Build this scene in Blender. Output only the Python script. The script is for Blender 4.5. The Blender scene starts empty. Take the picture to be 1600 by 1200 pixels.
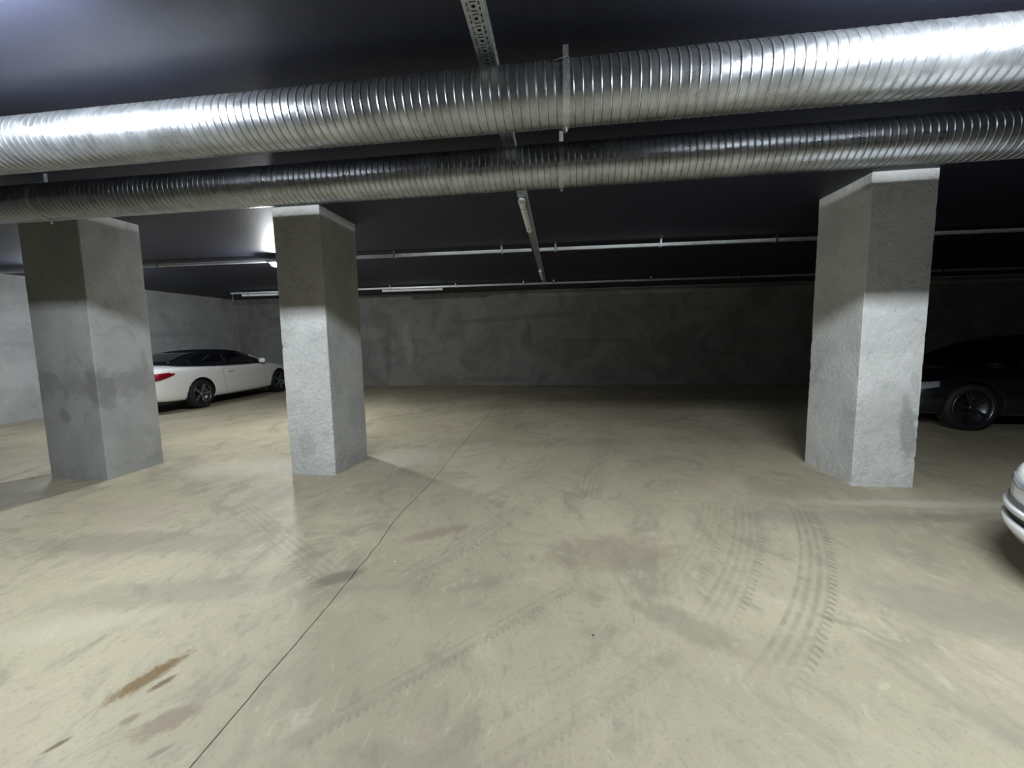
import bpy, bmesh, math, random
from mathutils import Vector, Matrix, noise
from mathutils.bvhtree import BVHTree

random.seed(7)
PI = math.pi
S = bpy.context.scene
COL = S.collection

# ---------------------------------------------------------------- camera
W, Hh = 1600, 1200
F_PX, PITCH, ROLL, YAW, PPX, PPY = 632.0, 0.1006, -0.0189, 0.1262, -7.3, -9.2
cam_d = bpy.data.cameras.new('camera')
cam = bpy.data.objects.new('camera', cam_d)
COL.objects.link(cam)
S.camera = cam
cam_d.sensor_fit = 'HORIZONTAL'
cam_d.sensor_width = 36.0
cam_d.lens = F_PX / W * 36.0
cam_d.shift_x = -PPX / W
cam_d.shift_y = PPY / W
cam_d.clip_start = 0.05
_r = Vector((math.cos(YAW), math.sin(YAW), 0)); _f = Vector((-math.sin(YAW), math.cos(YAW), 0)); _u = Vector((0, 0, 1))
f2 = _f * math.cos(PITCH) - _u * math.sin(PITCH)
u2 = _u * math.cos(PITCH) + _f * math.sin(PITCH)
r3 = _r * math.cos(ROLL) + u2 * math.sin(ROLL)
u3 = u2 * math.cos(ROLL) - _r * math.sin(ROLL)
cam.matrix_world = Matrix(((r3.x, u3.x, -f2.x, 0), (r3.y, u3.y, -f2.y, 0), (r3.z, u3.z, -f2.z, 1.5), (0, 0, 0, 1)))

# ---------------------------------------------------------------- world and exposure (an underground hall: no sky)
wd = bpy.data.worlds.new('world'); S.world = wd; wd.use_nodes = True
wd.node_tree.nodes['Background'].inputs[0].default_value = (0, 0, 0, 1)
wd.node_tree.nodes['Background'].inputs[1].default_value = 0.0
vs = S.view_settings
vs.view_transform = 'Standard'; vs.look = 'None'; vs.gamma = 1.0; vs.use_curve_mapping = False
vs.exposure = 2.8
S.cycles.max_bounces = 4; S.cycles.diffuse_bounces = 2; S.cycles.glossy_bounces = 2; S.cycles.transmission_bounces = 1
S.cycles.caustics_reflective = False; S.cycles.caustics_refractive = False
LAMP = 62.0                                  # radiance of a lit tube
LAMP_COL = (0.87, 0.94, 1.0)

JX, JY = -1.315, 3.672                       # joints in the floor
# ================================================================= materials
def new_mat(name):
    m = bpy.data.materials.new(name); m.use_nodes = True
    nt = m.node_tree
    return m, nt, nt.nodes['Principled BSDF']

class NT:
    """small helper to write node graphs"""
    def __init__(s, nt): s.nt = nt; s._co = None
    def put(s, sock, v):
        if isinstance(v, bpy.types.NodeSocket): s.nt.links.new(v, sock)
        elif isinstance(v, (tuple, list)) and len(v) == 3 and sock.type == 'RGBA': sock.default_value = (*v, 1)
        else: sock.default_value = v
    def m(s, op, a, b=None, c=None, clamp=False):
        n = s.nt.nodes.new('ShaderNodeMath'); n.operation = op; n.use_clamp = clamp
        for i, v in enumerate((a, b, c)):
            if v is not None: s.put(n.inputs[i], v)
        return n.outputs[0]
    def co(s):
        if s._co is None:
            t = s.nt.nodes.new('ShaderNodeNewGeometry'); s._co = t.outputs['Position']
        return s._co
    def objco(s):
        return s.nt.nodes.new('ShaderNodeTexCoord').outputs['Object']
    def mapped(s, scale=(1, 1, 1), rot=(0, 0, 0), loc=(0, 0, 0), src=None):
        n = s.nt.nodes.new('ShaderNodeMapping')
        n.inputs['Scale'].default_value = scale; n.inputs['Rotation'].default_value = rot; n.inputs['Location'].default_value = loc
        s.nt.links.new(src or s.co(), n.inputs['Vector']); return n.outputs[0]
    def noise(s, scale, detail=4, rough=.55, dist=0.0, vec=None):
        n = s.nt.nodes.new('ShaderNodeTexNoise')
        n.inputs['Scale'].default_value = scale; n.inputs['Detail'].default_value = detail
        n.inputs['Roughness'].default_value = rough; n.inputs['Distortion'].default_value = dist
        s.nt.links.new(vec or s.co(), n.inputs['Vector']); return n.outputs['Fac']
    def step(s, v, lo, hi):
        n = s.nt.nodes.new('ShaderNodeMapRange'); n.interpolation_type = 'SMOOTHSTEP'
        s.put(n.inputs['Value'], v)
        n.inputs['From Min'].default_value = lo; n.inputs['From Max'].default_value = hi
        return n.outputs[0]
    def lin(s, v, a, b, lo=0.0, hi=1.0):
        n = s.nt.nodes.new('ShaderNodeMapRange'); n.clamp = True
        s.put(n.inputs['Value'], v)
        n.inputs['From Min'].default_value = lo; n.inputs['From Max'].default_value = hi
        n.inputs['To Min'].default_value = a; n.inputs['To Max'].default_value = b
        return n.outputs[0]
    def mix(s, fac, a, b, mode='MIX'):
        n = s.nt.nodes.new('ShaderNodeMix'); n.data_type = 'RGBA'; n.blend_type = mode
        s.put(n.inputs[0], fac); s.put(n.inputs[6], a); s.put(n.inputs[7], b); return n.outputs[2]
    def xyz(s, vec=None):
        n = s.nt.nodes.new('ShaderNodeSeparateXYZ'); s.nt.links.new(vec or s.co(), n.inputs[0]); return n.outputs
    def bump(s, h, strength, dist):
        n = s.nt.nodes.new('ShaderNodeBump'); n.inputs['Strength'].default_value = strength; n.inputs['Distance'].default_value = dist
        s.nt.links.new(h, n.inputs['Height']); return n.outputs[0]
    def ellipse(s, x, y, cx, cy, a, b, ang, soft=.5, wob=None, amt=.6):
        dx = s.m('SUBTRACT', x, cx); dy = s.m('SUBTRACT', y, cy); c, n_ = math.cos(ang), math.sin(ang)
        u = s.m('ADD', s.m('MULTIPLY', dx, c / a), s.m('MULTIPLY', dy, n_ / a))
        v = s.m('ADD', s.m('MULTIPLY', dx, -n_ / b), s.m('MULTIPLY', dy, c / b))
        d = s.m('SQRT', s.m('ADD', s.m('MULTIPLY', u, u), s.m('MULTIPLY', v, v)))
        if wob is not None: d = s.m('ADD', d, s.m('MULTIPLY', s.m('SUBTRACT', wob, .5), amt * 2))
        return s.step(d, 1.0 + soft * .2, 1.0 - soft)

def plain(name, col, rough=.5, metal=0.0, coat=0.0, spec=None, emit=None, strength=0.0, bump=None):
    m, nt, b = new_mat(name)
    b.inputs['Base Color'].default_value = (*col, 1); b.inputs['Roughness'].default_value = rough
    b.inputs['Metallic'].default_value = metal; b.inputs['Coat Weight'].default_value = coat
    if coat: b.inputs['Coat Roughness'].default_value = .05
    if spec is not None: b.inputs['Specular IOR Level'].default_value = spec
    if emit:
        b.inputs['Emission Color'].default_value = (*emit, 1); b.inputs['Emission Strength'].default_value = strength
    if bump:
        g = NT(nt); nt.links.new(g.bump(g.noise(bump[0], 5), bump[1], bump[2]), b.inputs['Normal'])
    return m

def floor_material(part):
    m, nt, b = new_mat('concrete_floor_' + part); g = NT(nt)
    def here(cx, cy, reach):
        if cx - reach < JX + .1 and part == 'left': return True
        if cx + reach > JX - .15:
            return (part == 'near' and cy - reach < JY) or (part == 'far' and cy + reach > JY)
        return False
    o = g.xyz(); x, y = o[0], o[1]
    big = g.noise(.42, 3, .55, .6)
    med = g.noise(1.6, 5, .62, 1.4, g.mapped((1, .75, 1), (0, 0, .5)))
    swirl = g.noise(5.5, 4, .65, 2.2, g.mapped((1, .55, 1), (0, 0, -.35)))
    fine = g.noise(48, 3, .65)
    base = g.mix(g.step(big, .32, .66), (.40, .372, .29), (.56, .52, .41))
    base = g.mix(g.m('MULTIPLY', g.step(med, .50, .68), .75), base, (.33, .31, .255))
    base = g.mix(g.m('MULTIPLY', g.step(med, .46, .28), .40), base, (.64, .60, .50))
    base = g.mix(g.m('MULTIPLY', g.step(swirl, .53, .70), .45), base, (.30, .285, .26))
    base = g.mix(g.m('MULTIPLY', g.step(swirl, .44, .28), .40), base, (.68, .645, .545))
    hue = g.noise(.9, 2, .5, .5, g.mapped((1, 1, 1), (0, 0, 0), (7.3, 2.1, 0)))
    base = g.mix(g.m('MULTIPLY', g.step(hue, .54, .68), .35), base, (.50, .43, .39))
    base = g.mix(g.m('MULTIPLY', g.step(hue, .44, .30), .30), base, (.42, .43, .33))
    base = g.mix(g.m('MULTIPLY', g.step(fine, .52, .72), .34), base, (.25, .24, .21))
    wob = g.noise(9, 4, .65, .4); wob2 = g.noise(24, 3, .7, .6)
    # oil and rust stains, dirt patches, one painted pillar shadow (centre, half axes, angle, colour, strength)
    for cx, cy, a, bb, an, col, k, w_ in (
            (-1.845, 1.475, .175, .050, 1.22, (.20, .130, .050), .95, wob2),
            (-1.865, 1.43, .12, .050, 1.22, (.26, .19, .10), .45, wob2),
            (-1.752, 1.45, .065, .022, 1.15, (.15, .105, .055), .85, wob2),
            (-1.72, 1.275, .040, .026, 1.0, (.25, .19, .15), .65, wob2),
            (-1.56, 1.285, .14, .07, .75, (.27, .205, .165), .7, wob2),
            (-1.47, 1.175, .05, .016, .9, (.24, .19, .16), .65, wob2),
            (-1.885, 1.155, .045, .014, 1.1, (.14, .11, .09), .85, wob2),
            (-1.40, 2.275, .18, .085, .72, (.19, .18, .155), .8, wob),
            (-.95, 2.9, .34, .09, .55, (.29, .235, .21), .55, wob),
            (.35, 2.75, .55, .28, .3, (.30, .255, .21), .45, wob),
            (.65, 2.05, .34, .12, -.6, (.26, .245, .20), .45, wob),
            (-3.2, 2.55, 1.1, .22, .1, (.28, .265, .24), .50, wob),
            (-2.3, 2.05, .8, .18, .25, (.28, .265, .24), .40, wob),
            (2.1, 2.3, .55, .28, -.3, (.29, .275, .245), .45, wob),
            (1.44, 2.16, .12, .03, -.45, (.28, .27, .245), .55, wob2),
            (3.8, 3.55, 1.5, .13, .06, (.25, .245, .23), .60, wob),  # right pillar's cast shadow, painted as a dark band
            (2.2, 3.45, .9, .16, .1, (.30, .295, .28), .45, wob)):
        if here(cx, cy, a * 1.3): base = g.mix(g.m('MULTIPLY', g.ellipse(x, y, cx, cy, a, bb, an, .55, w_), k), base, col)
    # pale cement wash; the two beside the slim pillar are lamplight painted in
    for cx, cy, a, bb, an, k in ((3.1, 3.78, 1.2, .10, .03, .55), (-3.4, 4.35, 1.3, .45, .2, .5), (-1.9, 4.8, .8, .5, .5, .5),
                                 (1.22, 2.28, .16, .035, -.8, .2), (-2.6, 1.7, .6, .12, .4, .35)):
        if here(cx, cy, a * 1.3): base = g.mix(g.m('MULTIPLY', g.ellipse(x, y, cx, cy, a, bb, an, .8, wob), k), base, (.64, .63, .57))
    # tyre tracks: (d across, t along) -> ribs and tread ticks
    def track(d, t, hw, ext, k, base, rib=.05, tick=.055):
        ad = g.m('ABSOLUTE', d)
        band = g.step(ad, hw, hw * .86)
        ribs = g.lin(g.m('SINE', g.m('MULTIPLY', d, 2 * PI / rib)), .15, 1.0, -1, 1)
        edge = g.step(d, hw * .55, hw * .62)
        ticks = g.step(g.m('SINE', g.m('MULTIPLY', g.m('ADD', t, g.m('MULTIPLY', d, .5)), 2 * PI / tick)), -.1, .25)
        v = g.m('ADD', g.m('MULTIPLY', ribs, g.m('SUBTRACT', 1.0, edge)), g.m('MULTIPLY', edge, g.m('MULTIPLY', ticks, 1.35)))
        msk = g.m('MULTIPLY', band, v)
        msk = g.m('MULTIPLY', msk, g.m('MULTIPLY', ext, g.lin(wob, .35, 1.0, .38, .58)))
        return g.mix(g.m('MULTIPLY', msk, k, clamp=True), base, (.215, .205, .18))
    def arc(cx, cy, R, hw, ymin, ymax, k, base, **kw):
        if part != 'near': return base
        dx = g.m('SUBTRACT', x, cx); dy = g.m('SUBTRACT', y, cy)
        r = g.m('SQRT', g.m('ADD', g.m('MULTIPLY', dx, dx), g.m('MULTIPLY', dy, dy)))
        t = g.m('MULTIPLY', g.m('ARCTAN2', dy, dx), R)
        ext = g.m('MULTIPLY', g.step(y, ymin, ymin + .4), g.step(y, ymax, ymax - .3))
        return track(g.m('SUBTRACT', r, R), t, hw, ext, k, base, **kw)
    def line(p, q, hw, k, base, on='near', **kw):
        if part not in on: return base
        L = math.hypot(q[0] - p[0], q[1] - p[1]); ux, uy = (q[0] - p[0]) / L, (q[1] - p[1]) / L
        dx = g.m('SUBTRACT', x, p[0]); dy = g.m('SUBTRACT', y, p[1])
        t = g.m('ADD', g.m('MULTIPLY', dx, ux), g.m('MULTIPLY', dy, uy))
        d = g.m('SUBTRACT', g.m('MULTIPLY', dx, uy), g.m('MULTIPLY', dy, ux))
        ext = g.m('MULTIPLY', g.step(t, 0, .15), g.step(t, L, L - .3))
        return track(d, t, hw, ext, k, base, **kw)
    base = arc(-2.545, 5.114, 4.84, .105, 1.6, 3.75, .52, base)
    base = arc(-3.40, 5.285, 5.28, .11, 1.95, 3.75, .36, base)
    base = arc(-3.1, 5.2, 4.72, .12, 2.2, 3.9, .2, base)
    base = line((-1.05, 1.20), (.20, 2.45), .045, .34, base, rib=.06, tick=.035)
    base = line((-.55, 1.0), (.55, 1.85), .05, .2, base, rib=.06, tick=.04)
    base = line((-.75, 1.0), (.30, 1.95), .04, .16, base, rib=.06, tick=.04)
    base = line((-3.0, 3.3), (-1.2, 2.1), .12, .32, base, 'left')
    base = line((-3.6, 2.9), (-1.4, 2.9), .10, .25, base, 'left')
    base = line((-1.0, 2.2), (.9, 5.6), .11, .22, base, 'near far')
    base = line((.2, 3.2), (.9, 7.5), .12, .26, base, 'far')
    base = line((-.9, 3.4), (-.1, 4.5), .06, .34, base, 'far')
    base = g.mix(1.0, base, (.82, .785, .70), 'MULTIPLY')
    nt.links.new(base, b.inputs['Base Color'])
    nt.links.new(g.lin(g.m('ADD', g.m('MULTIPLY', med, .6), g.m('MULTIPLY', swirl, .4)), .50, .70, .3, .7), b.inputs['Roughness'])
    b.inputs['Specular IOR Level'].default_value = .5
    h = g.m('ADD', g.m('MULTIPLY', g.noise(9, 2, .6, .8), .6), g.m('MULTIPLY', g.noise(60, 2, .6), .3))
    nt.links.new(g.bump(h, .4, .007), b.inputs['Normal'])
    return m

def plaster_material(name, lo, hi, seed, stains=(), rough=.85, coarse=.5, bdist=.006):
    m, nt, b = new_mat(name); g = NT(nt)
    src = g.mapped((1, 1, 1), (0, 0, 0), (seed * 3.1, seed * 1.7, seed))
    big = g.noise(1.1, 3, .6, .8, src); mid = g.noise(5, 4, .65, .5, src); fine = g.noise(38, 3, .65, 0, src)
    c = g.mix(g.step(big, .33, .67), lo, hi)
    dk = tuple(v * .66 for v in lo); lt = tuple(min(1, v * 1.16) for v in hi)
    c = g.mix(g.m('MULTIPLY', g.step(mid, .54, .74), .45), c, dk)
    c = g.mix(g.m('MULTIPLY', g.step(mid, .44, .28), .40), c, lt)
    c = g.mix(g.m('MULTIPLY', g.step(fine, .60, .72), .35), c, dk)
    o = g.xyz()
    wob = g.noise(7, 5, .65, .3, src)
    for ax, cu, cz, a, bb, an, col, k in stains:
        c = g.mix(g.m('MULTIPLY', g.ellipse(o[ax], o[2], cu, cz, a, bb, an, .45, wob, .7), k), c, col)
    nt.links.new(c, b.inputs['Base Color'])
    b.inputs['Roughness'].default_value = rough; b.inputs['Specular IOR Level'].default_value = .3
    lump = g.noise(24, 4, .72, .8, src)
    h = g.m('MULTIPLY', lump, coarse + .3)
    nt.links.new(g.bump(h, .8, bdist), b.inputs['Normal'])
    return m

def galvanised(name, lo, hi, r0, r1, scale=9, metal=.9, coat=0.0):
    m, nt, b = new_mat(name); g = NT(nt)
    n1 = g.noise(scale, 5, .65, .6); n2 = g.noise(2.2, 3, .5, .4)
    c = g.mix(g.step(n1, .32, .68), lo, hi)
    c = g.mix(g.m('MULTIPLY', g.step(n2, .5, .72), .4), c, tuple(v * .72 for v in lo))
    nt.links.new(c, b.inputs['Base Color']); b.inputs['Metallic'].default_value = metal
    b.inputs['Coat Weight'].default_value = coat; b.inputs['Coat Roughness'].default_value = .16; b.inputs['Coat IOR'].default_value = 1.9
    nt.links.new(g.lin(n1, r0, r1, .3, .7), b.inputs['Roughness'])
    nt.links.new(g.bump(n1, .12, .004), b.inputs['Normal'])
    return m

def ceiling_material():
    m, nt, b = new_mat('dark_ceiling_paint'); g = NT(nt)
    n1 = g.noise(.8, 4, .6, .6); n2 = g.noise(14, 4, .6)
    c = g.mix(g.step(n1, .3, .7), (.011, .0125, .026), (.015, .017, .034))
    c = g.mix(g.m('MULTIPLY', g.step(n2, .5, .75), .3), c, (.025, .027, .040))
    nt.links.new(c, b.inputs['Base Color']); b.inputs['Roughness'].default_value = .55
    b.inputs['Specular IOR Level'].default_value = .5
    nt.links.new(g.bump(n2, .35, .004), b.inputs['Normal'])
    return m

M = {
    'slab_left': floor_material('left'), 'slab_near': floor_material('near'), 'slab_far': floor_material('far'),
    'ceil': ceiling_material(),
    'joint': plain('joint_filler', (.09, .085, .075), .9, bump=(60, .4, .003)),
    'pil_l': plaster_material('pillar_concrete_smooth', (.33, .335, .325), (.41, .415, .40), 1, (
        (0, -5.02, 1.05, .10, .24, 0, (.20, .20, .195), .6), (1, 3.86, 1.0, .12, .28, .2, (.21, .21, .20), .6),
        (0, -5.42, .72, .07, .09, .2, (.20, .20, .195), .6), (0, -5.5, 1.1, .16, .12, 0, (.26, .26, .255), .5),
        (1, 4.30, 1.25, .05, .22, 0, (.24, .24, .235), .45)), bdist=.003),
    'pil_m': plaster_material('pillar_plaster_rough', (.50, .505, .49), (.60, .605, .585), 2, (
        (0, -2.8, .35, .12, .18, 0, (.38, .385, .37), .4),), coarse=1.0, bdist=.022),
    'pil_r': plaster_material('pillar_plaster_patched', (.50, .505, .485), (.62, .62, .595), 3, (
        (0, 3.27, .55, .085, .36, .10, (.33, .335, .315), .9), 
        (0, 3.30, 1.0, .04, .14, .2, (.36, .365, .345), .4), (1, 4.3, .5, .14, .4, 0, (.43, .435, .42), .4)), coarse=.9, bdist=.014),
    'wall_b': plaster_material('back_wall_render', (.22, .22, .205), (.31, .31, .29), 4, (
        (0, -4.8, 1.3, .16, .75, .1, (.40, .40, .38), .5), (0, -6.1, 1.7, .7, .25, 0, (.38, .38, .36), .45),
        (0, -5.5, 1.0, .12, .7, 0, (.16, .16, .15), .5), (0, -1.2, 2.1, 2.6, .10, .05, (.165, .165, .155), .5),
        (0, -.9, 1.7, .08, .5, .1, (.16, .16, .15), .5), (0, 1.2, 1.35, 1.8, .08, 0, (.165, .165, .155), .45),
        (0, -3.5, .6, .4, .3, .3, (.35, .35, .33), .4), (0, -2.0, .2, 1.3, .12, 0, (.18, .18, .17), .5)), bdist=.004),
    'wall_l': plaster_material('left_wall_render', (.42, .425, .425), (.53, .535, .535), 5, (
        (1, 6.9, 1.55, 1.6, .06, .02, (.36, .365, .365), .6), (1, 6.8, .9, .5, .3, .2, (.60, .60, .60), .45),
        (1, 9.5, 1.75, 1.7, .08, 0, (.36, .365, .365), .5)), bdist=.004),
    'wall_o': plaster_material('other_wall_render', (.20, .20, .195), (.28, .28, .27), 6, bdist=.004),
    'duct': galvanised('galvanised_spiral_duct', (.36, .375, .395), (.51, .53, .555), .25, .36, 9, .92, 0.0),
    'seam': plain('dark_lock_seam', (.11, .115, .12), .5, .6),  # darker strip drawn along each seam ridge
    'strap': galvanised('galvanised_strap', (.48, .49, .50), (.62, .63, .64), .42, .55, 30),
    'tray': galvanised('galvanised_cable_tray', (.46, .49, .49), (.62, .65, .65), .45, .6, 20),
    'tray_b': galvanised('lamplit_galvanised_cross_tray', (.66, .69, .70), (.82, .84, .85), .40, .55, 20, .6),  # paler copy of the tray metal; lamplight on the cross trays painted in
    'bolt': plain('zinc_bolt', (.75, .76, .78), .25, 1.0),
    'wire': plain('dark_tie_wire', (.10, .10, .11), .5, .6),
    'lamp_body': plain('lamp_housing_grey', (.55, .56, .56), .5),
    'lamp_cap': plain('lamp_end_cap_white', (.92, .93, .93), .4),
    'lamp_off': plain('lamp_diffuser_unlit', (.86, .87, .86), .35),
    'lamp_on': plain('lamp_diffuser_lit', (.8, .8, .8), .4, emit=LAMP_COL, strength=LAMP),
    'lamp_left': plain('lamp_diffuser_lit_soft', (.8, .8, .8), .4, emit=LAMP_COL, strength=LAMP * .82),
    'lamp_dim': plain('lamp_diffuser_lit_dimmed', (.8, .8, .8), .4, emit=LAMP_COL, strength=LAMP * .5),  # same kind of tube, emission turned down to balance the light
    'lamp_round': plain('round_lamp_diffuser_lit', (.8, .8, .8), .4, emit=(.95, .98, 1.0), strength=LAMP * 4.0),
    'white': plain('white_car_paint', (.88, .885, .87), .28, coat=.9),
    'black': plain('black_car_paint', (.006, .007, .010), .25, coat=1.0),
    'soft': plain('black_soft_top_fabric', (.0035, .004, .007), .8, spec=.15),
    'glass': plain('dark_tinted_glass', (.006, .007, .012), .06, spec=.5),
    'rubber': plain('tyre_rubber', (.012, .012, .014), .7),
    'well': plain('wheel_well_black', (.006, .006, .007), .9),
    'rim': plain('dark_alloy_rim', (.10, .105, .115), .35, .9),
    'spoke': plain('silver_alloy_spoke', (.42, .43, .46), .3, .95),
    'spoke_d': plain('grey_alloy_spoke', (.13, .135, .15), .3, .95),
    'red': plain('red_tail_lens', (.22, .004, .014), .12, coat=.8),
    'redlite': plain('bright_red_lens', (.65, .02, .05), .15, coat=.8),
    'lens': plain('clear_headlamp_lens', (.35, .37, .40), .08, .3, coat=1.0),
    'plastic': plain('black_trim_plastic', (.012, .012, .014), .5),
    'greyp': plain('grey_trim_plastic', (.12, .122, .125), .5),
    'silver': plain('chrome_trim_painted_shine', (.72, .73, .74), .3, .2, coat=.5),  # chrome door handles; their bright reflection put into a pale colour
    'chrome': plain('chrome_trim', (.82, .83, .85), .12, 1.0),
    'pebble': plain('black_grit', (.02, .02, .02), .8),
    'chip': plain('pale_cement_chip', (.72, .71, .66), .8),
}

# ================================================================= object helpers
def link(name, me, mat, parent=None, smooth=False):
    o = bpy.data.objects.new(name, me); COL.objects.link(o)
    if mat is not None:
        me.materials.clear(); me.materials.append(mat)
    if smooth:
        for p in me.polygons: p.use_smooth = True
    if parent: o.parent = parent
    return o
def pyd(name, v, f, mat, parent=None, smooth=False):
    me = bpy.data.meshes.new(name); me.from_pydata([tuple(p) for p in v], [], f); me.update()
    return link(name, me, mat, parent, smooth)
def bmo(name, bm, mat, parent=None, smooth=False):
    bmesh.ops.recalc_face_normals(bm, faces=bm.faces[:])
    me = bpy.data.meshes.new(name); bm.to_mesh(me); bm.free(); return link(name, me, mat, parent, smooth)
def empty(name, loc=(0, 0, 0), rz=0.0):
    o = bpy.data.objects.new(name, None); COL.objects.link(o); o.location = loc; o.rotation_euler = (0, 0, rz)
    o.empty_display_size = .1
    return o
def tag(o, label, cat, group=None):
    o['label'] = label; o['category'] = cat
    if group: o['group'] = group
    return o
def structure(o): o['kind'] = 'structure'; return o
def box(bm, x0, x1, y0, y1, z0, z1):
    v = [bm.verts.new(p) for p in ((x0, y0, z0), (x1, y0, z0), (x1, y1, z0), (x0, y1, z0), (x0, y0, z1), (x1, y0, z1), (x1, y1, z1), (x0, y1, z1))]
    for f in ((3, 2, 1, 0), (4, 5, 6, 7), (0, 1, 5, 4), (1, 2, 6, 5), (2, 3, 7, 6), (3, 0, 4, 7)): bm.faces.new([v[i] for i in f])
def bevel_all(bm, w, seg=1):
    bmesh.ops.bevel(bm, geom=bm.edges[:], offset=w, segments=seg, affect='EDGES', profile=.5)
def lathe(bm, prof, n=24, axis='Y', a0=0.0, a1=2 * PI):
    """prof: list of (radius, along axis)"""
    full = abs(a1 - a0 - 2 * PI) < 1e-6; cnt = n if full else n + 1
    rings = []
    for r, h in prof:
        ring = []
        for i in range(cnt):
            a = a0 + (a1 - a0) * i / n; c, s_ = r * math.cos(a), r * math.sin(a)
            ring.append(bm.verts.new((c, h, s_) if axis == 'Y' else (h, c, s_) if axis == 'X' else (c, s_, h)))
        rings.append(ring)
    for A, B in zip(rings, rings[1:]):
        for i in range(n):
            j = (i + 1) % cnt
            bm.faces.new((A[i], A[j], B[j], B[i]))
    return rings
def tube(bm, pts, r, n=8):
    pts = [Vector(p) for p in pts]; rings = []
    for i, p in enumerate(pts):
        t = (pts[min(i + 1, len(pts) - 1)] - pts[max(i - 1, 0)]).normalized()
        a = t.orthogonal().normalized(); b = t.cross(a)
        if rings:
            a = (pa - t * pa.dot(t)).normalized(); b = t.cross(a)
        pa = a
        rings.append([bm.verts.new(p + (a * math.cos(2 * PI * k / n) + b * math.sin(2 * PI * k / n)) * r) for k in range(n)])
    for A, B in zip(rings, rings[1:]):
        for k in range(n): bm.faces.new((A[k], A[(k + 1) % n], B[(k + 1) % n], B[k]))
    bm.faces.new(rings[0][::-1]); bm.faces.new(rings[-1])

# ================================================================= the hall
CEIL = 2.917
XL, XR, YB, YF = -10.74, 12.6, 12.57, -7.0

# floor: three concrete slabs with open joints over a dark bed
bm = bmesh.new(); box(bm, XL, XR, YF, YB, -.20, -.018)
floor = structure(bmo('floor', bm, M['joint']))
def joint_x(y):
    w = .016 * noise.noise((3.1, y * 1.3, 0)) + .006 * noise.noise((9.1, y * 9, 0))
    k = -.03 * math.exp(-((y - 3.1) / .35) ** 2)
    return JX - .012 * (y - 2.0) * (y < 6) + k + w - (.048 if y >= 6 else 0)
def slab(mat, x0f, x1f, y0f, y1f, nu, nv):
    """top at z = 0 with irregular edges; x0f, x1f functions of y; y0f, y1f functions of x"""
    v, f = [], []
    for j in range(nv + 1):
        for i in range(nu + 1):
            u, t = i / nu, j / nv
            ymid0 = y0f(0); ymid1 = y1f(0)
            y = ymid0 + (ymid1 - ymid0) * t
            x = x0f(y) + (x1f(y) - x0f(y)) * u
            y = y0f(x) + (y1f(x) - y0f(x)) * t
            v.append((x, y, 0.0))
    n = len(v)
    for j in range(nv):
        for i in range(nu):
            a = j * (nu + 1) + i; f.append((a, a + 1, a + nu + 2, a + nu + 1))
    ring = [i for i in range(nu + 1)] + [(j + 1) * (nu + 1) - 1 for j in range(1, nv + 1)] + \
           [nv * (nu + 1) + i for i in range(nu - 1, -1, -1)] + [j * (nu + 1) for j in range(nv - 1, 0, -1)]
    base = n
    for i in ring: v.append((v[i][0], v[i][1], -.018))
    k = len(ring)
    for a in range(k):
        c = (a + 1) % k; f.append((ring[c], ring[a], base + a, base + c))
    return pyd('slab', v, f, M[mat], floor)
jy = lambda x: JY + .006 * noise.noise((x * 1.1, 5.5, 0)) + .002 * noise.noise((x * 9, 2.2, 0))
slab('slab_left', lambda y: XL, lambda y: joint_x(y) - .0035, lambda x: YF, lambda x: YB, 4, 500)
slab('slab_near', lambda y: joint_x(y) + .0035, lambda y: XR, lambda x: YF, lambda x: jy(x) - .0028, 160, 260)
slab('slab_far', lambda y: joint_x(y) + .0035, lambda y: XR, lambda x: jy(x) + .0028, lambda x: YB, 160, 220)

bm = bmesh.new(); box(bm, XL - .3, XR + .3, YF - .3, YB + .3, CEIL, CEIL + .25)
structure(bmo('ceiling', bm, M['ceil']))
for nm, mt, b_ in (('wall_back', 'wall_b', (XL - .3, XR + .3, YB, YB + .3)), ('wall_left', 'wall_l', (XL - .3, XL, YF, YB)),
                   ('wall_right', 'wall_o', (XR, XR + .3, YF, YB)), ('wall_front', 'wall_o', (XL - .3, XR + .3, YF - .3, YF))):
    bm = bmesh.new(); box(bm, b_[0], b_[1], b_[2], b_[3], -.2, CEIL); structure(bmo(nm, bm, M[mt]))

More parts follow.
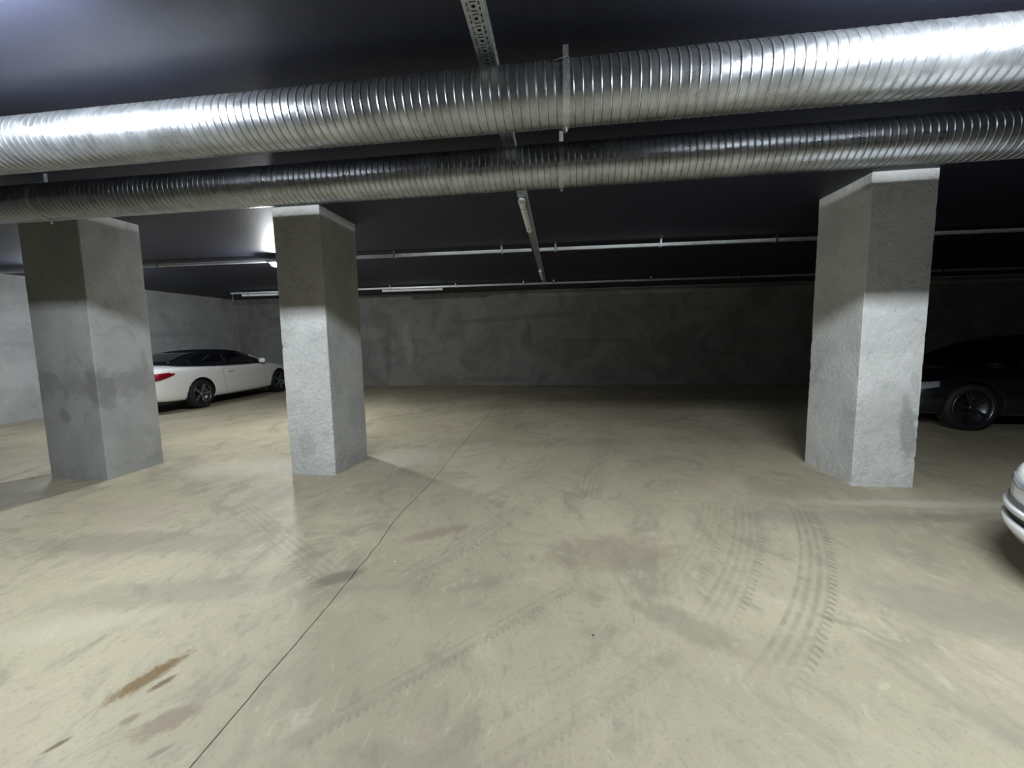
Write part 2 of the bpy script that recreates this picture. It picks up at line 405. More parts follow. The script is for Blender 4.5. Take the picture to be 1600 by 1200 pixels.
# ---------------------------------------------------------------- pillars
def pillar(x0, x1, y0, y1, mat, amp, chip, seed, label):
    ch = .007; step = .035
    per = []
    def run(p, q):
        n = max(2, int(math.hypot(q[0] - p[0], q[1] - p[1]) / step))
        for i in range(n + 1): per.append((p[0] + (q[0] - p[0]) * i / n, p[1] + (q[1] - p[1]) * i / n, i in (0, n)))
    run((x0 + ch, y0), (x1 - ch, y0)); run((x1, y0 + ch), (x1, y1 - ch)); run((x1 - ch, y1), (x0 + ch, y1)); run((x0, y1 - ch), (x0, y0 + ch))
    cx, cy = (x0 + x1) / 2, (y0 + y1) / 2
    nz = int(CEIL / step); v, f = [], []; n = len(per)
    for k in range(nz + 1):
        z = CEIL * k / nz
        for x, y, corner in per:
            d = amp * (.7 * noise.noise((x * 3 + seed, y * 3, z * .8)) + .35 * noise.noise((x * 14, y * 14 + seed, z * 11)))
            if corner: d -= chip * max(0, noise.noise((x * 5 + seed * 2, y * 5, z * 17)) - .12) * (1.5 if z < .5 else .8)
            if z < .12: d -= chip * .8 * max(0, noise.noise((x * 9, y * 9 + seed, 4)))
            dx = (x - cx) / (x1 - x0) * 2; dy = (y - cy) / (y1 - y0) * 2
            vx = math.copysign(abs(dx) ** 12, dx); vy = math.copysign(abs(dy) ** 12, dy); L = max(.5, math.hypot(vx, vy))
            v.append((x + d * vx / L, y + d * vy / L, z))
    for k in range(nz):
        for i in range(n):
            j = (i + 1) % n; f.append((k * n + i, k * n + j, (k + 1) * n + j, (k + 1) * n + i))
    f.append(tuple(range(n))[::-1]); f.append(tuple(nz * n + i for i in range(n)))
    o = pyd('concrete_pillar', v, f, M[mat])
    for p in o.data.polygons: p.use_smooth = len(p.vertices) == 4 and False
    return tag(o, label, 'pillar', 'square concrete pillars')
pillar(-5.712, -4.968, 3.773, 4.415, 'pil_l', .0025, .008, 1.3, 'wide smooth grey concrete pillar at far left with damp stains on its corner')
pillar(-3.013, -2.475, 4.115, 4.880, 'pil_m', .0045, .014, 4.1, 'slim pale rough-plastered pillar just right of the white soft-top car')
pillar(2.817, 3.355, 4.184, 4.945, 'pil_r', .0040, .016, 8.7, 'pale plastered pillar at right with a grey patch, in front of the black car')

# ---------------------------------------------------------------- spiral ducts
DR = .142; DZ = CEIL - .085 - DR
def duct(yc, x0, x1, seed, label, clamps):
    p = .0430; nseg = 40; prof = [(0, 0), (.0016, .0025), (.0050, .0025), (.0068, 0), (.0108, 0), (.0385, 0)]
    npitch = int((x1 - x0) / p); K = len(prof); v, f = [], []
    for i in range(npitch + 1):
        jit = (random.random() - .5) * .003
        for u, h in prof:
            for j in range(nseg):
                a = 2 * PI * j / nseg; x = x0 + i * p + u + jit + p * j / nseg
                r = DR + h + .0011 * noise.noise((x * 5 + seed, math.cos(a) * 1.2, math.sin(a) * 1.2)) + .0006 * noise.noise((x * 40, a * 3, seed))
                v.append((x, r * math.cos(a), r * math.sin(a)))
    R = (npitch + 1) * K
    for k in range(R - 1):
        for j in range(nseg):
            if j < nseg - 1: f.append((k * nseg + j, k * nseg + j + 1, (k + 1) * nseg + j + 1, (k + 1) * nseg + j))
            elif k + 1 + K < R: f.append((k * nseg + j, (k + K) * nseg, (k + 1 + K) * nseg, (k + 1) * nseg + j))
    o = pyd('spiral_air_duct', v, f, M['duct'], smooth=True)
    o.data.materials.append(M['seam'])
    for q in o.data.polygons:
        if (min(q.vertices) // nseg) % K == 3: q.material_index = 1
    o.location = (0, yc, DZ)
    tag(o, label, 'air duct', 'parallel air ducts')
    for cx in clamps:
        bm = bmesh.new()
        lathe(bm, [(DR + .0035, cx - .016), (DR + .0065, cx - .016), (DR + .0065, cx + .016), (DR + .0035, cx + .016), (DR + .0035, cx - .016)], 48, 'X')
        cl = bmo('clamp', bm, M['strap'], o)
        bm = bmesh.new(); box(bm, cx - .014, cx + .014, -.004, .004, DR + .003, CEIL - DZ)
        bmo('hanger_strap', bm, M['strap'], cl)
        bm = bmesh.new(); lathe(bm, [(0, -DR - .034), (.009, -DR - .034), (.009, -DR - .022), (.005, -DR - .022), (.005, -DR - .004), (0, -DR - .004)], 8, 'Z')
        for w_ in bm.verts: w_.co.x += cx
        bmo('bolt', bm, M['bolt'], cl)
        bm = bmesh.new(); a = 2.62
        tube(bm, [(cx - .055, -(DR + .006) * math.cos(.62), (DR + .006) * math.sin(.62)), (cx - .03, -(DR + .010) * math.cos(.66), (DR + .010) * math.sin(.66)),
                  (cx - .01, -(DR + .010) * math.cos(.72), (DR + .010) * math.sin(.72)), (cx + .004, -(DR + .012) * math.cos(.80), (DR + .012) * math.sin(.80))], .0035, 6)
        bmo('tie_wire', bm, M['wire'], cl)
    return o
duct(2.155, -10.7, 12.5, 1.0, 'nearer of the two long galvanised spiral ducts under the ceiling', (-8.4, -4.2, .045, 4.2, 8.4))
duct(2.998, -10.7, 12.5, 5.0, 'farther galvanised spiral duct hung behind the nearer one, just before the pillars', (-8.4, -4.2, .03, 4.2, 8.4))

# ---------------------------------------------------------------- perforated cable trays
def tray_mesh(L, w, h, pattern):
    """runs along +Y from 0 to L, floor of the tray at z = 0, flanges up to h; real holes"""
    v, f, idx = [], [], {}
    def V(x, y, z):
        k = (round(x, 4), round(y, 4), round(z, 4))
        if k not in idx: idx[k] = len(v); v.append(k)
        return idx[k]
    def Q(a, b, c, d): f.append((a, b, c, d))
    def plate(xs, ys, holes, put):
        for i in range(len(xs) - 1):
            for j in range(len(ys) - 1):
                mx, my = (xs[i] + xs[i + 1]) / 2, (ys[j] + ys[j + 1]) / 2
                if any(a < mx < b and c < my < d for a, b, c, d in holes): continue
                Q(put(xs[i], ys[j]), put(xs[i + 1], ys[j]), put(xs[i + 1], ys[j + 1]), put(xs[i], ys[j + 1]))
    hw = w / 2
    if pattern == 'rich':
        u = .066; n = int(L / u)
        for k in range(n):
            y0 = k * u
            sl = [(-.64 * hw, -.50 * hw, .006, .024), (-.64 * hw, -.50 * hw, .036, .054), (.50 * hw, .64 * hw, .006, .024), (.50 * hw, .64 * hw, .036, .054),
                  (-.30 * hw, .30 * hw, .003, .009), (-.30 * hw, .30 * hw, .051, .057)]
            xs = sorted({-hw, hw, -.64 * hw, -.50 * hw, .50 * hw, .64 * hw, -.30 * hw, .30 * hw})
            ys = sorted({0, u, .003, .006, .009, .020, .024, .036, .040, .051, .054, .057})
            holes = sl + [(-.30 * hw, .30 * hw, .020, .040)]
            plate(xs, [y0 + q for q in ys], [(a, b, y0 + c, y0 + d) for a, b, c, d in holes], lambda x, y: V(x, y, 0))
            # round hole set in its square
            cx, cy, rr = 0, y0 + .030, .0088; m_ = 12; sq = []
            for i in range(m_):
                a = 2 * PI * i / m_ + PI / m_; c, s_ = math.cos(a), math.sin(a); t = 1 / max(abs(c), abs(s_))
                sq.append((V(cx + .30 * hw * c * t, cy + .010 * s_ * t, 0), V(cx + rr * c, cy + rr * s_, 0)))
            for i in range(m_):
                a, b = sq[i], sq[(i + 1) % m_]; Q(a[0], b[0], b[1], a[1])
        Lr = n * u
    else:
        u = .05; n = int(L / u); Lr = n * u
        for k in range(n):
            y0 = k * u
            plate([-hw, -.4 * hw, .4 * hw, hw], [y0, y0 + .012, y0 + .038, y0 + u], [(-.4 * hw, .4 * hw, y0 + .012, y0 + .038)], lambda x, y: V(x, y, 0))
    for sx in (-hw, hw):
        u2 = .05; n2 = int(Lr / u2); ys = []
        for k in range(n2):
            y0 = k * u2
            plate([0, .35 * h, .65 * h, h], [y0, y0 + .014, y0 + .036, y0 + u2], [(.35 * h, .65 * h, y0 + .014, y0 + .036)], lambda z, y: V(sx, y, z))
        i_ = math.copysign(hw - .010, sx)
        Q(V(sx, 0, h), V(sx, n2 * u2, h), V(i_, n2 * u2, h), V(i_, 0, h))
    me = bpy.data.meshes.new('cable_tray'); me.from_pydata(v, [], f); me.update()
    return me
def tray(p, q, w, h, z, pattern, label, brackets=(), group='perforated cable trays'):
    L = math.hypot(q[0] - p[0], q[1] - p[1])
    o = link('cable_tray', tray_mesh(L, w, h, pattern), M['tray' if pattern == 'rich' else 'tray_b'])
    o.location = (p[0], p[1], z); o.rotation_euler = (0, 0, -math.atan2(q[0] - p[0], q[1] - p[1]))
    md = o.modifiers.new('thickness', 'SOLIDIFY'); md.thickness = .0012; md.offset = 0
    tag(o, label, 'cable tray', group)
    for b in brackets:
        bm = bmesh.new(); box(bm, -w / 2 - .012, w / 2 + .012, b - .012, b + .012, h + .001, CEIL - z)
        box(bm, -w / 2 - .014, -w / 2 - .002, b - .016, b + .016, -.01, h + .02); box(bm, w / 2 + .002, w / 2 + .014, b - .016, b + .016, -.01, h + .02)
        bmo('hanger_bracket', bm, M['bolt'], o)
    return o
tray((-.338, -6.5), (-.338, 10.35), .088, .055, CEIL - .0605, 'rich', 'perforated galvanised cable tray running away from the camera along the ceiling')
# cross trays: X position of brackets measured along the tray from its left end
def cross(x0, y0, x1, y1, z, label, bx=(), w=.06, h=.040):
    L = math.hypot(x1 - x0, y1 - y0)
    return tray((x0, y0), (x1, y1), w, h, z, 'slot', label, [b - x0 for b in bx])
TY1 = lambda x: 6.47 + .035 * x * .6
TY2 = lambda x: 10.52 + .022 * x
cross(-10.6, TY1(-10.6), -.395, TY1(-.395), 2.822, 'thin cross tray behind the slim pillar, left of the tray that runs away', (-9.3, -6.8, -2.6, -.865))
cross(-.281, TY1(-.281), 12.4, TY1(12.4), 2.822, 'thin cross tray in the middle distance, right of the tray that runs away', (-.032, 1.537, 3.168, 5, 7, 9))
t2 = cross(-8.95, TY2(-8.95), 12.4, TY2(12.4), 2.826, 'farthest thin cable tray crossing the ceiling just before the back wall', (-8.7, -6.5, -4.39, -2.627, -.87, -.105, 2.286, 4.4, 6.6, 8.8))
bm = bmesh.new(); box(bm, -.012, .012, .03, .055, -.16, .03); box(bm, -.022, .022, .02, .065, -.19, -.15); bmo('drop_bracket', bm, M['bolt'], t2)
cross(-10.6, 1.36, -.395, 1.36, 2.8790, 'left half of the cable tray above the camera that carries the lit lamps', (), .06, .034)
cross(-.281, 1.36, 12.4, 1.36, 2.8790, 'right half of the cable tray above the camera that carries the lit lamps', (), .06, .034)

# ---------------------------------------------------------------- tube lamps
def lamp_parts(L):
    r = .033; d = {}
    bm = bmesh.new(); lathe(bm, [(r, -L / 2), (r, L / 2)], 20, 'X', -PI * 1.16, PI * .16); d['diffuser'] = bm
    bm = bmesh.new(); lathe(bm, [(r, -L / 2), (r, L / 2)], 8, 'X', PI * .16, PI * .84)
    d['housing'] = bm
    return d
def tube_lamp(x, y, z, L, rz, lit, label):
    t = empty('tube_lamp', (x, y, z), rz); tag(t, label, 'lamp', 'ceiling tube lamps')
    d = lamp_parts(L)
    bmo('diffuser', d['diffuser'], M[lit or 'lamp_off'], t, True)
    bmo('housing', d['housing'], M['lamp_body'], t, True)
    for s in (-1, 1):
        bm = bmesh.new(); lathe(bm, [(0, s * (L / 2 + .022)), (.026, s * (L / 2 + .022)), (.035, s * (L / 2 + .012)), (.0355, s * (L / 2 - .012)), (.031, s * (L / 2 - .012))], 24, 'X')
        bmo('end_cap', bm, M['lamp_cap'], t, True)
        bm = bmesh.new(); lathe(bm, [(.0335, s * L * .36 - .008), (.0355, s * L * .36 - .008), (.0355, s * L * .36 + .008), (.0335, s * L * .36 + .008)], 20, 'X')
        box(bm, s * L * .36 - .008, s * L * .36 + .008, -.010, .010, .030, .0372)
        bmo('clip', bm, M['bolt'], t)
    return t
zc = 2.822
tube_lamp(-.345, 4.63, 2.8178, 1.06, PI / 2, None, 'unlit white tube lamp under the tray that runs away from the camera, nearer of two')
tube_lamp(-.345, 8.85, 2.8178, 1.06, PI / 2, None, 'unlit tube lamp under the same tray, farther one close to the back wall')
a1 = -math.atan2(-.021, 1); a2 = -math.atan2(-.022, 1)
def round_lamp(x, y, z, label):
    t = empty('round_lamp', (x, y, z)); tag(t, label, 'lamp')
    bm = bmesh.new(); lathe(bm, [(0, 0), (.125, 0), (.125, -.014), (.074, -.024)], 28, 'Z'); bmo('base', bm, M['lamp_body'], t, True)  # base flared wide to shade the ceiling from the lamp
    bm = bmesh.new(); lathe(bm, [(.074, -.020), (.072, -.040), (.058, -.062), (.032, -.074), (.0005, -.078)], 28, 'Z'); bmo('diffuser', bm, M['lamp_round'], t, True)
    return t
round_lamp(-4.665, TY1(-4.665), 2.8205, 'small round glowing lamp on the cross tray at the left edge of the slim pillar')
tube_lamp(-8.55, TY1(-8.55), 2.7835, 1.10, a1, 'lamp_dim', 'lit tube lamp hidden behind the wide left pillar, beside the left wall')
tube_lamp(-8.0, TY2(-8.0), 2.7875, 1.2, a2, None, 'unlit tube lamp at the left end of the farthest tray, above the white soft-top car')
tube_lamp(-3.8, TY2(-3.8), 2.7875, 1.6, a2, None, 'unlit tube lamp on the farthest tray, right of the slim pillar')
tube_lamp(-2.62, 1.36, 2.8405, 1.5, 0, 'lamp_left', 'lit tube lamp just outside the upper left corner, before the ducts')
tube_lamp(1.92, 1.36, 2.8405, 1.5, 0, 'lamp_on', 'lit tube lamp above the frame at right, before the ducts')

# ================================================================= cars
def body_mesh(st, name):
    """st: stations (x, w, zb, zs, zt); closed loft, x forward"""
    bm = bmesh.new(); rings = []
    for x, w, zb, zs, zt in st:
        h = zs - zb
        half = [(0, zb), (.55 * w, zb), (.88 * w, zb + .01), (.965 * w, zb + .10 * h + .01), (.992 * w, zb + .33 * h), (1.0 * w, zb + .60 * h),
                (.985 * w, zb + .86 * h), (.945 * w, zs), (.88 * w, zs + (zt - zs) * .45), (.60 * w, zs + (zt - zs) * .9), (.30 * w, zt), (0, zt)]
        ring = [bm.verts.new((x, -p, z)) for p, z in half] + [bm.verts.new((x, p, z)) for p, z in half[-2:0:-1]]
        rings.append(ring)
    n = len(rings[0])
    for A, B in zip(rings, rings[1:]):
        for i in range(n): bm.faces.new((A[i], A[(i + 1) % n], B[(i + 1) % n], B[i]))
    bm.faces.new(rings[0]); bm.faces.new(rings[-1][::-1])
    bmesh.ops.recalc_face_normals(bm, faces=bm.faces[:])
    me = bpy.data.meshes.new(name); bm.to_mesh(me); bm.free(); return me
def evaluated(o):
    dg = bpy.context.evaluated_depsgraph_get()
    return bpy.data.meshes.new_from_object(o.evaluated_get(dg), depsgraph=dg)
def bvh(me):
    return BVHTree.FromPolygons([v.co.copy() for v in me.vertices], [tuple(p.vertices) for p in me.polygons])
def patch(tree, ang, ts, zlo, zhi, nz, out, name, mat, parent, side=0, smooth=True, thick=.004):
    """drape a patch on the body: rays come from direction ang (0 = from front, pi/2 = from +y); t runs across"""
    d = Vector((-math.cos(ang), -math.sin(ang), 0)); tx = Vector((-math.sin(ang), math.cos(ang), 0))
    v, f, ok = [], [], {}
    for i, t in enumerate(ts):
        for k in range(nz + 1):
            z = zlo[i] + (zhi[i] - zlo[i]) * k / nz
            o = tx * t - d * 8; o.z = z
            if abs(ang) < .01 or abs(abs(ang) - PI) < .01: pass
            hit, nrm, _, _ = tree.ray_cast(o, d)
            if hit is None: continue
            if nrm.dot(d) > 0: nrm = -nrm
            ok[(i, k)] = len(v); v.append(hit + nrm * out)
    for i in range(len(ts) - 1):
        for k in range(nz):
            q = [ok.get(c) for c in ((i, k), (i + 1, k), (i + 1, k + 1), (i, k + 1))]
            if None not in q: f.append(tuple(q))
    me = bpy.data.meshes.new(name); me.from_pydata(v, [], f); me.update()
    o = link(name, me, mat, parent, smooth)
    md = o.modifiers.new('thickness', 'SOLIDIFY'); md.thickness = thick; md.offset = 0
    return o
def lerp(pts, x):
    for (a, va), (b, vb) in zip(pts, pts[1:]):
        if a <= x <= b: return va + (vb - va) * (x - a) / (b - a) if b > a else va
    return pts[0][1] if x < pts[0][0] else pts[-1][1]
def span(a, b, n): return [a + (b - a) * i / n for i in range(n + 1)]
def make_wheel(car, x, y, side, R, rimR, spoke_mat, nsp, W_=.235):
    """side: -1 right hand side (y < 0), outer face towards side"""
    bm = bmesh.new(); w = W_ / 2
    lathe(bm, [(rimR - .01, -w + .01), (rimR + .01, -w), (R - .035, -w), (R - .008, -w + .022), (R, -w + .06), (R, w - .06), (R - .008, w - .022), (R - .035, w), (rimR + .01, w), (rimR - .01, w - .01)], 48, 'Y')
    wh = bmo('wheel', bm, M['rubber'], car, True); wh.location = (x, y, R)
    bm = bmesh.new(); s = side
    lathe(bm, [(0, s * .02), (rimR - .03, s * .03), (rimR - .025, s * (w - .03)), (rimR - .012, s * (w + .002)), (rimR + .006, s * (w + .002)), (rimR + .008, s * (w - .015))], 48, 'Y')
    bmo('rim', bm, M['rim'], wh, True)
    bm = bmesh.new()
    def bar(a, off):
        c, q = math.cos(a), math.sin(a)
        pr = []
        for r, hw, yy, dp in ((.03, .016, w - .035, .03), (rimR * .55, .013, w - .028, .025), (rimR - .012, .011, w - .008, .02)):
            pr.append([(r * c - e * q, yv, r * q + e * c) for e, yv in ((-hw + off, s * yy), (hw + off, s * yy), (hw + off, s * (yy - dp)), (-hw + off, s * (yy - dp)))])
        vs_ = [[bm.verts.new(p) for p in ring] for ring in pr]
        for A, B in zip(vs_, vs_[1:]):
            for i in range(4): bm.faces.new((A[i], A[(i + 1) % 4], B[(i + 1) % 4], B[i]))
        bm.faces.new(vs_[0]); bm.faces.new(vs_[-1][::-1])
    bar(.10, 0); bar(-.10, 0)
    sp = bmo('spoke', bm, spoke_mat, wh)
    for k in range(1, nsp):
        o = bpy.data.objects.new('spoke', sp.data); COL.objects.link(o); o.parent = wh; o.rotation_euler = (0, 2 * PI * k / nsp, 0)
    bm = bmesh.new(); lathe(bm, [(0, s * (w - .02)), (.030, s * (w - .022)), (.036, s * (w - .035)), (.036, s * (w - .06))], 20, 'Y')
    bmo('hub_cap', bm, spoke_mat, wh, True)
    return wh
def cabin_mesh(st):
    """stations (x, wb, zb, wr, zr) -> closed loft"""
    bm = bmesh.new(); rings = []
    for x, wb, zb, wr, zr in st:
        h = zr - zb
        half = [(wb, zb - .03), (wb - (wb - wr) * .20, zb + .25 * h), (wb - (wb - wr) * .55, zb + .60 * h), (wb - (wb - wr) * .9, zb + .88 * h), (wr * .86, zb + .97 * h), (wr * .45, zr), (0, zr + .004)]
        rings.append([bm.verts.new((x, -p, z)) for p, z in half] + [bm.verts.new((x, p, z)) for p, z in half[-2::-1]])
    n = len(rings[0])
    for A, B in zip(rings, rings[1:]):
        for i in range(n - 1): bm.faces.new((A[i], A[i + 1], B[i + 1], B[i]))
        bm.faces.new((A[n - 1], A[0], B[0], B[n - 1]))
    bm.faces.new(rings[0]); bm.faces.new(rings[-1][::-1])
    bmesh.ops.recalc_face_normals(bm, faces=bm.faces[:])
    me = bpy.data.meshes.new('cabin'); bm.to_mesh(me); bm.free(); return me

def car(loc, rz, L, paint, spoke_mat, label, soft=False, st=None, cab=None, xr=1.11, xf=3.87, hw=.893, R=.335, rimR=.242, nsp=5, lip=False, head=(.22, .68)):
    t = empty('car', loc, rz); tag(t, label, 'car', 'parked cars')
    b0 = link('body', body_mesh(st, 'body'), paint)
    s = b0.modifiers.new('s', 'SUBSURF'); s.levels = 3; s.render_levels = 3
    bm = bmesh.new()
    for ax in (xr, xf):
        for sd in (-1, 1):
            start = len(bm.verts); rad = R + .042
            lathe(bm, [(0, sd * .56), (rad, sd * .56), (rad, sd * 1.2), (0, sd * 1.2)], 56, 'Y')
            bm.verts.ensure_lookup_table()
            for v_ in bm.verts[start:]: v_.co.x += ax; v_.co.z += R + .005
    bmesh.ops.remove_doubles(bm, verts=bm.verts[:], dist=1e-5)
    cut = bmo('cut', bm, M['well'])
    m_ = b0.modifiers.new('b', 'BOOLEAN'); m_.operation = 'DIFFERENCE'; m_.object = cut; m_.solver = 'EXACT'
    me = evaluated(b0)
    bpy.data.objects.remove(cut); bpy.data.objects.remove(b0)
    me.materials.clear(); me.materials.append(paint); me.materials.append(M['well'])
    for p in me.polygons:
        c = p.center; p.use_smooth = True
        for ax in (xr, xf):
            d = math.hypot(c.x - ax, c.z - R - .005)
            if abs(c.y) < .562 and abs(c.y) > .55 and d < R + .05: p.material_index = 1; p.use_smooth = False
            if abs(d - (R + .042)) < .004 and abs(c.y) > .555 and abs(math.hypot(p.normal.x, p.normal.z) - 1) < .02: p.material_index = 1; p.use_smooth = False
        if p.normal.z < -.9 and c.z < .30: p.material_index = 1
    body = bpy.data.objects.new('body', me); COL.objects.link(body); body.parent = t
    tr = bvh(me)
    # cabin
    c0 = link('cab', cabin_mesh(cab), M['soft' if soft else 'glass'])
    s = c0.modifiers.new('s', 'SUBSURF'); s.levels = 2; s.render_levels = 2
    cme = evaluated(c0); bpy.data.objects.remove(c0)
    ct = bvh(cme)
    cab_o = link('soft_top' if soft else 'roof', cme, M['soft'] if soft else paint, t, True)
    xs0, xs1 = cab[0][0], cab[-1][0]
    zb_ = lambda x: lerp([(c[0], c[2]) for c in cab], x); zr_ = lambda x: lerp([(c[0], c[4]) for c in cab], x)
    for sd in (-1, 1):
        A, B = xs0 + .42, xs1 - .28
        mid = (A + B) / 2 - .12
        for (u0, u1) in ((A, mid - .012), (mid + .012, B)):
            xs = span(u0, u1, 14)
            lo = [zb_(x) + .015 for x in xs]; hi = [max(zb_(x) + .02, zb_(x) + .80 * (zr_(x) - zb_(x))) for x in xs]
            patch(ct, sd * PI / 2, [-sd * x for x in xs], lo, hi, 6, .004, 'side_window', M['glass'], t)
        # waist strip, pillar beside the windscreen, mirror
        bm = bmesh.new(); pts = []
        for x in span(cab[-3][0] - .06, cab[-1][0] - .02, 8):
            z = zb_(x) + .86 * (zr_(x) - zb_(x)); hit, nrm, _, _ = ct.ray_cast(Vector((x, sd * 3, z)), Vector((0, -sd, 0)))
            if hit: pts.append(hit + Vector((0, sd * .004, 0)))
        if len(pts) > 2:
            tube(bm, pts, .020, 8); bmo('windscreen_pillar', bm, paint, t, True)
        else: bm.free()
        xm = cab[-1][0] - .42; zm = zb_(xm) + .07
        hit, _, _, _ = tr.ray_cast(Vector((xm, sd * 3, .85)), Vector((0, -sd, 0))); ym = abs(hit.y) if hit else hw
        bm = bmesh.new(); bmesh.ops.create_uvsphere(bm, u_segments=16, v_segments=10, radius=1)
        for v_ in bm.verts:
            v_.co.x *= .075 if v_.co.x > 0 else .035
            v_.co.y *= .105; v_.co.z *= .068; v_.co += Vector((xm, sd * (ym + .085), zm + .015))
        mi = bmo('mirror', bm, paint, t, True)
        bm = bmesh.new(); tube(bm, [(xm + .01, sd * (ym - .05), zm - .035), (xm + .01, sd * (ym + .05), zm - .02)], .018, 8); bmo('mirror_arm', bm, M['plastic'], mi, True)
        # door handle and door seams
        xh = mid - .03
        patch(tr, sd * PI / 2, [-sd * x for x in span(xh - .10, xh + .11, 8)], [.775] * 9, [.800] * 9, 2, .022, 'door_handle', M['silver'], t, thick=.016)
        for xs_, top in ((mid - .22, .90), (xf - .62, .90)):
            zs_ = span(.26, top, 16)
            v, f = [], []
            for k, z in enumerate(zs_):
                xx = xs_ + (.10 * max(0, (.55 - z) / .3) if xs_ < xf - 1 else 0)
                for e in (-.003, .003):
                    hit, nrm, _, _ = tr.ray_cast(Vector((xx + e, sd * 3, z)), Vector((0, -sd, 0)))
                    v.append((xx + e, (hit.y if hit else sd * hw) + sd * .0012, z))
            for k in range(len(zs_) - 1): f.append((2 * k, 2 * k + 1, 2 * k + 3, 2 * k + 2))
            pyd('door_seam', v, f, M['well'], t)
        # side light clusters: rear wraps round the corner
        ra = PI - sd * (PI - 2.35) if False else sd * 2.30
        tv = Vector((-math.sin(ra), math.cos(ra), 0))
        rear_c = Vector((.10, sd * .72, 0)); tc = rear_c.dot(tv)
        sgn = 1 if Vector((1, 0, 0)).dot(tv) > 0 else -1
        us = span(-.32, .36, 14)
        lo = [.715 + .02 * max(0, u / .30) * 2 + .03 * max(0, u) for u in us]; hi = [max(l_ + .003, .875 - .02 * max(0, -u)) - .0 for l_, u in zip(lo, us)]
        lo = [.715 + .115 * max(0, (u - .02) / .34) ** 1.4 for u in us]; hi = [.865 + .02 * (u / .30) if u < .28 else .862 for u in us]
        lo = [min(a_, b_ - .003) for a_, b_ in zip(lo, hi)]
        tl = patch(tr, ra, [tc + sgn * u for u in us], lo, hi, 4, .006, 'tail_light', M['red'], t, thick=.012)
        ba = [u for u in us if -.30 <= u <= .10]
        patch(tr, ra, [tc + sgn * u for u in ba], [.785] * len(ba), [.806] * len(ba), 1, .015, 'light_bar', M['redlite'], tl, thick=.004)
        us = span(-.36, .16, 12)
        patch(tr, ra, [tc + sgn * u for u in us], [.225] * 13, [.315 - .08 * max(0, (u + .1) / .26) for u in us], 3, .007, 'bumper_insert', M['plastic'], t, thick=.008)
        fa = sd * .80; tv = Vector((-math.sin(fa), math.cos(fa), 0))
        fc = Vector((L - head[0], sd * head[1], 0)); tc = fc.dot(tv); sgn = 1 if Vector((1, 0, 0)).dot(tv) > 0 else -1
        us = span(-.24, .18, 12) if not lip else span(-.16, .12, 12)
        lo = [.60 + .05 * max(0, -u / .24) for u in us]; hi = [.70 - .05 * max(0, u / .18) + .035 * max(0, -u / .24) for u in us]
        if lip: lo = [.535 + .03 * max(0, -u / .16) for u in us]; hi = [.585 - .015 * max(0, u / .12) + .02 * max(0, -u / .16) for u in us]
        patch(tr, fa, [tc + sgn * u for u in us], lo, hi, 4, .006, 'headlight', M['lens'], t, thick=.012)
    # glazing front and rear
    for ang, nm, w_, k0, k1 in ((0.0, 'windscreen', cab[-2][1] * .80, .10, .86), (PI, 'rear_window', cab[1][1] * .62, .22, .80)):
        ts = span(-w_, w_, 12); z0 = cab[-1][2] if ang == 0 else cab[0][2]; zt = max(c[4] for c in cab)
        patch(ct, ang, ts, [z0 + (zt - z0) * k0] * 13, [z0 + (zt - z0) * k1] * 13, 8, .004, nm, M['glass'], t)
    # grille, lower intake and diffuser
    gw, gt = (.25, .545) if lip else (.36, .63)
    ts = span(-gw, gw, 12)
    gr = patch(tr, 0.0, ts, [.47] * 13, [gt - .03 * abs(u / gw) for u in ts], 4, .006, 'grille', M['plastic'], t)
    for zz in ((.49, .515) if lip else (.52, .58)): patch(tr, 0.0, ts, [zz] * 13, [zz + .012] * 13, 1, .014, 'grille_bar', M['chrome'], gr)
    if not lip: patch(tr, 0.0, span(-.62, .62, 16), [.25] * 17, [.36] * 17, 3, .005, 'lower_intake', M['plastic'], t)
    ts = span(-.70, .70, 20)
    patch(tr, PI, ts, [.215] * 21, [.315 if abs(u) < .55 else .255 for u in ts], 3, .007, 'diffuser', M['plastic'], t)
    patch(tr, PI, span(-.26, .26, 6), [.52] * 7, [.63] * 7, 2, .006, 'number_plate_recess', M['greyp'], t)
    for sd in (-1, 1):
        for ax in (xr, xf):
            make_wheel(t, ax, sd * (hw - .128), sd, R, rimR, spoke_mat, nsp)
    return t, tr

ST_W = [(0.00, .52, .42, .80, .86), (.03, .66, .33, .86, .95), (.10, .76, .26, .90, 1.00), (.28, .845, .235, .925, 1.03), (.60, .880, .215, .935, 1.035), (1.11, .893, .20, .925, 1.01),
        (1.75, .890, .185, .905, .97), (2.4, .885, .18, .895, .95), (3.0, .885, .18, .885, .96), (3.45, .888, .185, .875, .965), (3.87, .885, .20, .84, .915), (4.25, .855, .215, .76, .83),
        (4.50, .76, .22, .68, .74), (4.63, .62, .235, .62, .675), (4.70, .42, .27, .56, .62)]
CAB_W = [(.58, .66, 1.00, .56, 1.02), (.85, .76, .965, .58, 1.12), (1.30, .80, .945, .59, 1.275), (1.75, .81, .93, .60, 1.335), (2.25, .81, .92, .60, 1.345), (2.65, .81, .915, .60, 1.31),
         (3.05, .81, .91, .62, 1.16), (3.42, .79, .915, .70, .985), (3.50, .76, .915, .70, .935)]
car((-9.03, 7.22, 0), PI / 2 + .03, 4.70, M['white'], M['spoke'], 'white car with a black soft top and red tail light parked along the left wall', soft=True, st=ST_W, cab=CAB_W)

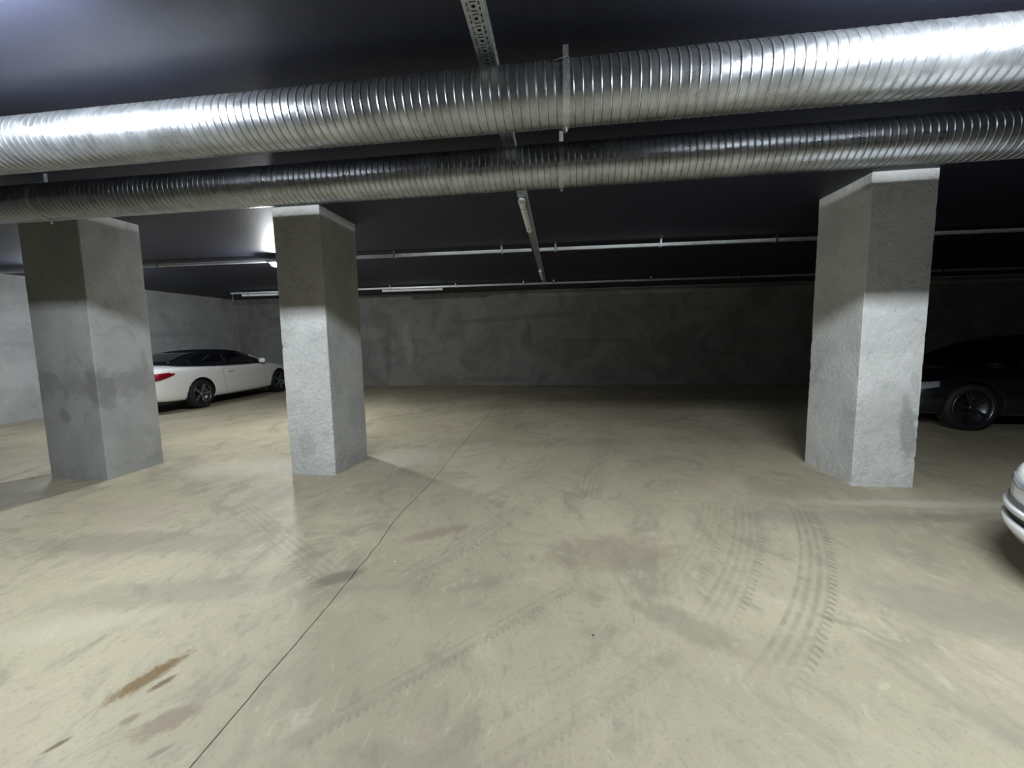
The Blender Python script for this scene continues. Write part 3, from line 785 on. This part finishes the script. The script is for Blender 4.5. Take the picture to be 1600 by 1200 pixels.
ST_B = [(0.00, .55, .40, .74, .80), (.05, .70, .32, .82, .92), (.15, .80, .26, .88, .98), (.40, .87, .23, .915, 1.00), (.90, .90, .21, .93, 1.0), (1.5, .905, .19, .92, .97),
        (2.2, .90, .18, .90, .95), (2.9, .90, .18, .885, .95), (3.4, .902, .185, .87, .955), (3.85, .90, .20, .835, .905), (4.2, .88, .21, .77, .84), (4.48, .80, .215, .70, .76), (4.62, .66, .23, .63, .69), (4.70, .45, .27, .56, .62)]
CAB_B = [(.62, .70, .98, .60, 1.0), (.95, .78, .96, .62, 1.14), (1.40, .81, .945, .63, 1.33), (1.85, .82, .93, .63, 1.40), (2.35, .82, .92, .63, 1.41), (2.75, .82, .915, .63, 1.36), (3.10, .81, .91, .65, 1.19), (3.42, .79, .91, .70, .985), (3.50, .76, .91, .70, .935)]
car((9.87, 7.50, 0), PI, 4.70, M['black'], M['spoke_d'], 'black car in deep shade behind the right pillar, one grey spoked wheel showing', st=ST_B, cab=CAB_B, hw=.90, xf=3.87, R=.345, rimR=.27, nsp=5)

# near white car: only the corner of its front bumper enters the frame
ST_N = [(0.00, .55, .40, .74, .80), (.05, .70, .32, .82, .92), (.15, .80, .26, .88, .98), (.40, .87, .23, .915, 1.00), (.90, .90, .21, .93, 1.0), (1.5, .905, .19, .92, .97),
        (2.2, .90, .18, .90, .95), (2.9, .90, .18, .885, .95), (3.3, .902, .185, .87, .955), (3.75, .90, .20, .78, .86), (4.10, .89, .21, .69, .735), (4.32, .82, .215, .645, .68), (4.46, .66, .22, .62, .65), (4.56, .48, .23, .59, .62), (4.62, .30, .26, .56, .59)]
t3, tr3 = car((7.265, 2.16, 0), PI, 4.62, M['white'], M['spoke'], 'near white car at the right edge, only its front bumper corner in view', st=ST_N, cab=CAB_B, hw=.895, xf=3.72, lip=True, head=(.17, .50))
# horizontal bumper bands: wrapped round the front corner at given heights
def band(z0, z1, out, name, mat, thick, a0=-1.25, a1=1.25):
    v, f = [], []; c = Vector((3.75, 0, 0)); N = 60; ok = []
    for i in range(N + 1):
        a = a0 + (a1 - a0) * i / N; d = Vector((math.cos(a), math.sin(a), 0))
        row = []
        for z in (z0, (z0 + z1) / 2, z1):
            o = c + d * 3; o.z = z
            hit, nrm, _, _ = tr3.ray_cast(o, -d)
            if hit is None: row = None; break
            row.append(hit + d * out)
        if row: ok.append(len(v)); v += row
    for a, b in zip(ok, ok[1:]):
        for k in (0, 1): f.append((a + k, b + k, b + k + 1, a + k + 1))
    o = pyd(name, v, f, mat, t3, True)
    md = o.modifiers.new('thickness', 'SOLIDIFY'); md.thickness = thick; md.offset = 0
band(.245, .335, .022, 'bumper_lip', M['white'], .03)
band(.335, .385, .004, 'bumper_intake', M['plastic'], .008)
band(.385, .420, .016, 'bumper_fin', M['white'], .022)
band(.420, .455, .004, 'bumper_groove', M['greyp'], .008)

# ---------------------------------------------------------------- grit on the floor
def grit(x, y, r, mat, label, nm):
    bm = bmesh.new(); bmesh.ops.create_icosphere(bm, subdivisions=1, radius=r)
    for v_ in bm.verts: v_.co *= .75 + .5 * random.random(); v_.co.z *= .6
    zmin = min(v_.co.z for v_ in bm.verts)
    for v_ in bm.verts: v_.co.z -= zmin
    o = bmo(nm, bm, M[mat]); o.location = (x, y, 0); tag(o, label, nm.replace('_', ' '))
grit(.166, 1.929, .006, 'pebble', 'tiny black pebble on the open floor in the foreground', 'pebble')
grit(-1.104, 2.476, .008, 'chip', 'tiny white cement chip on the floor right of the long joint', 'cement_chip')
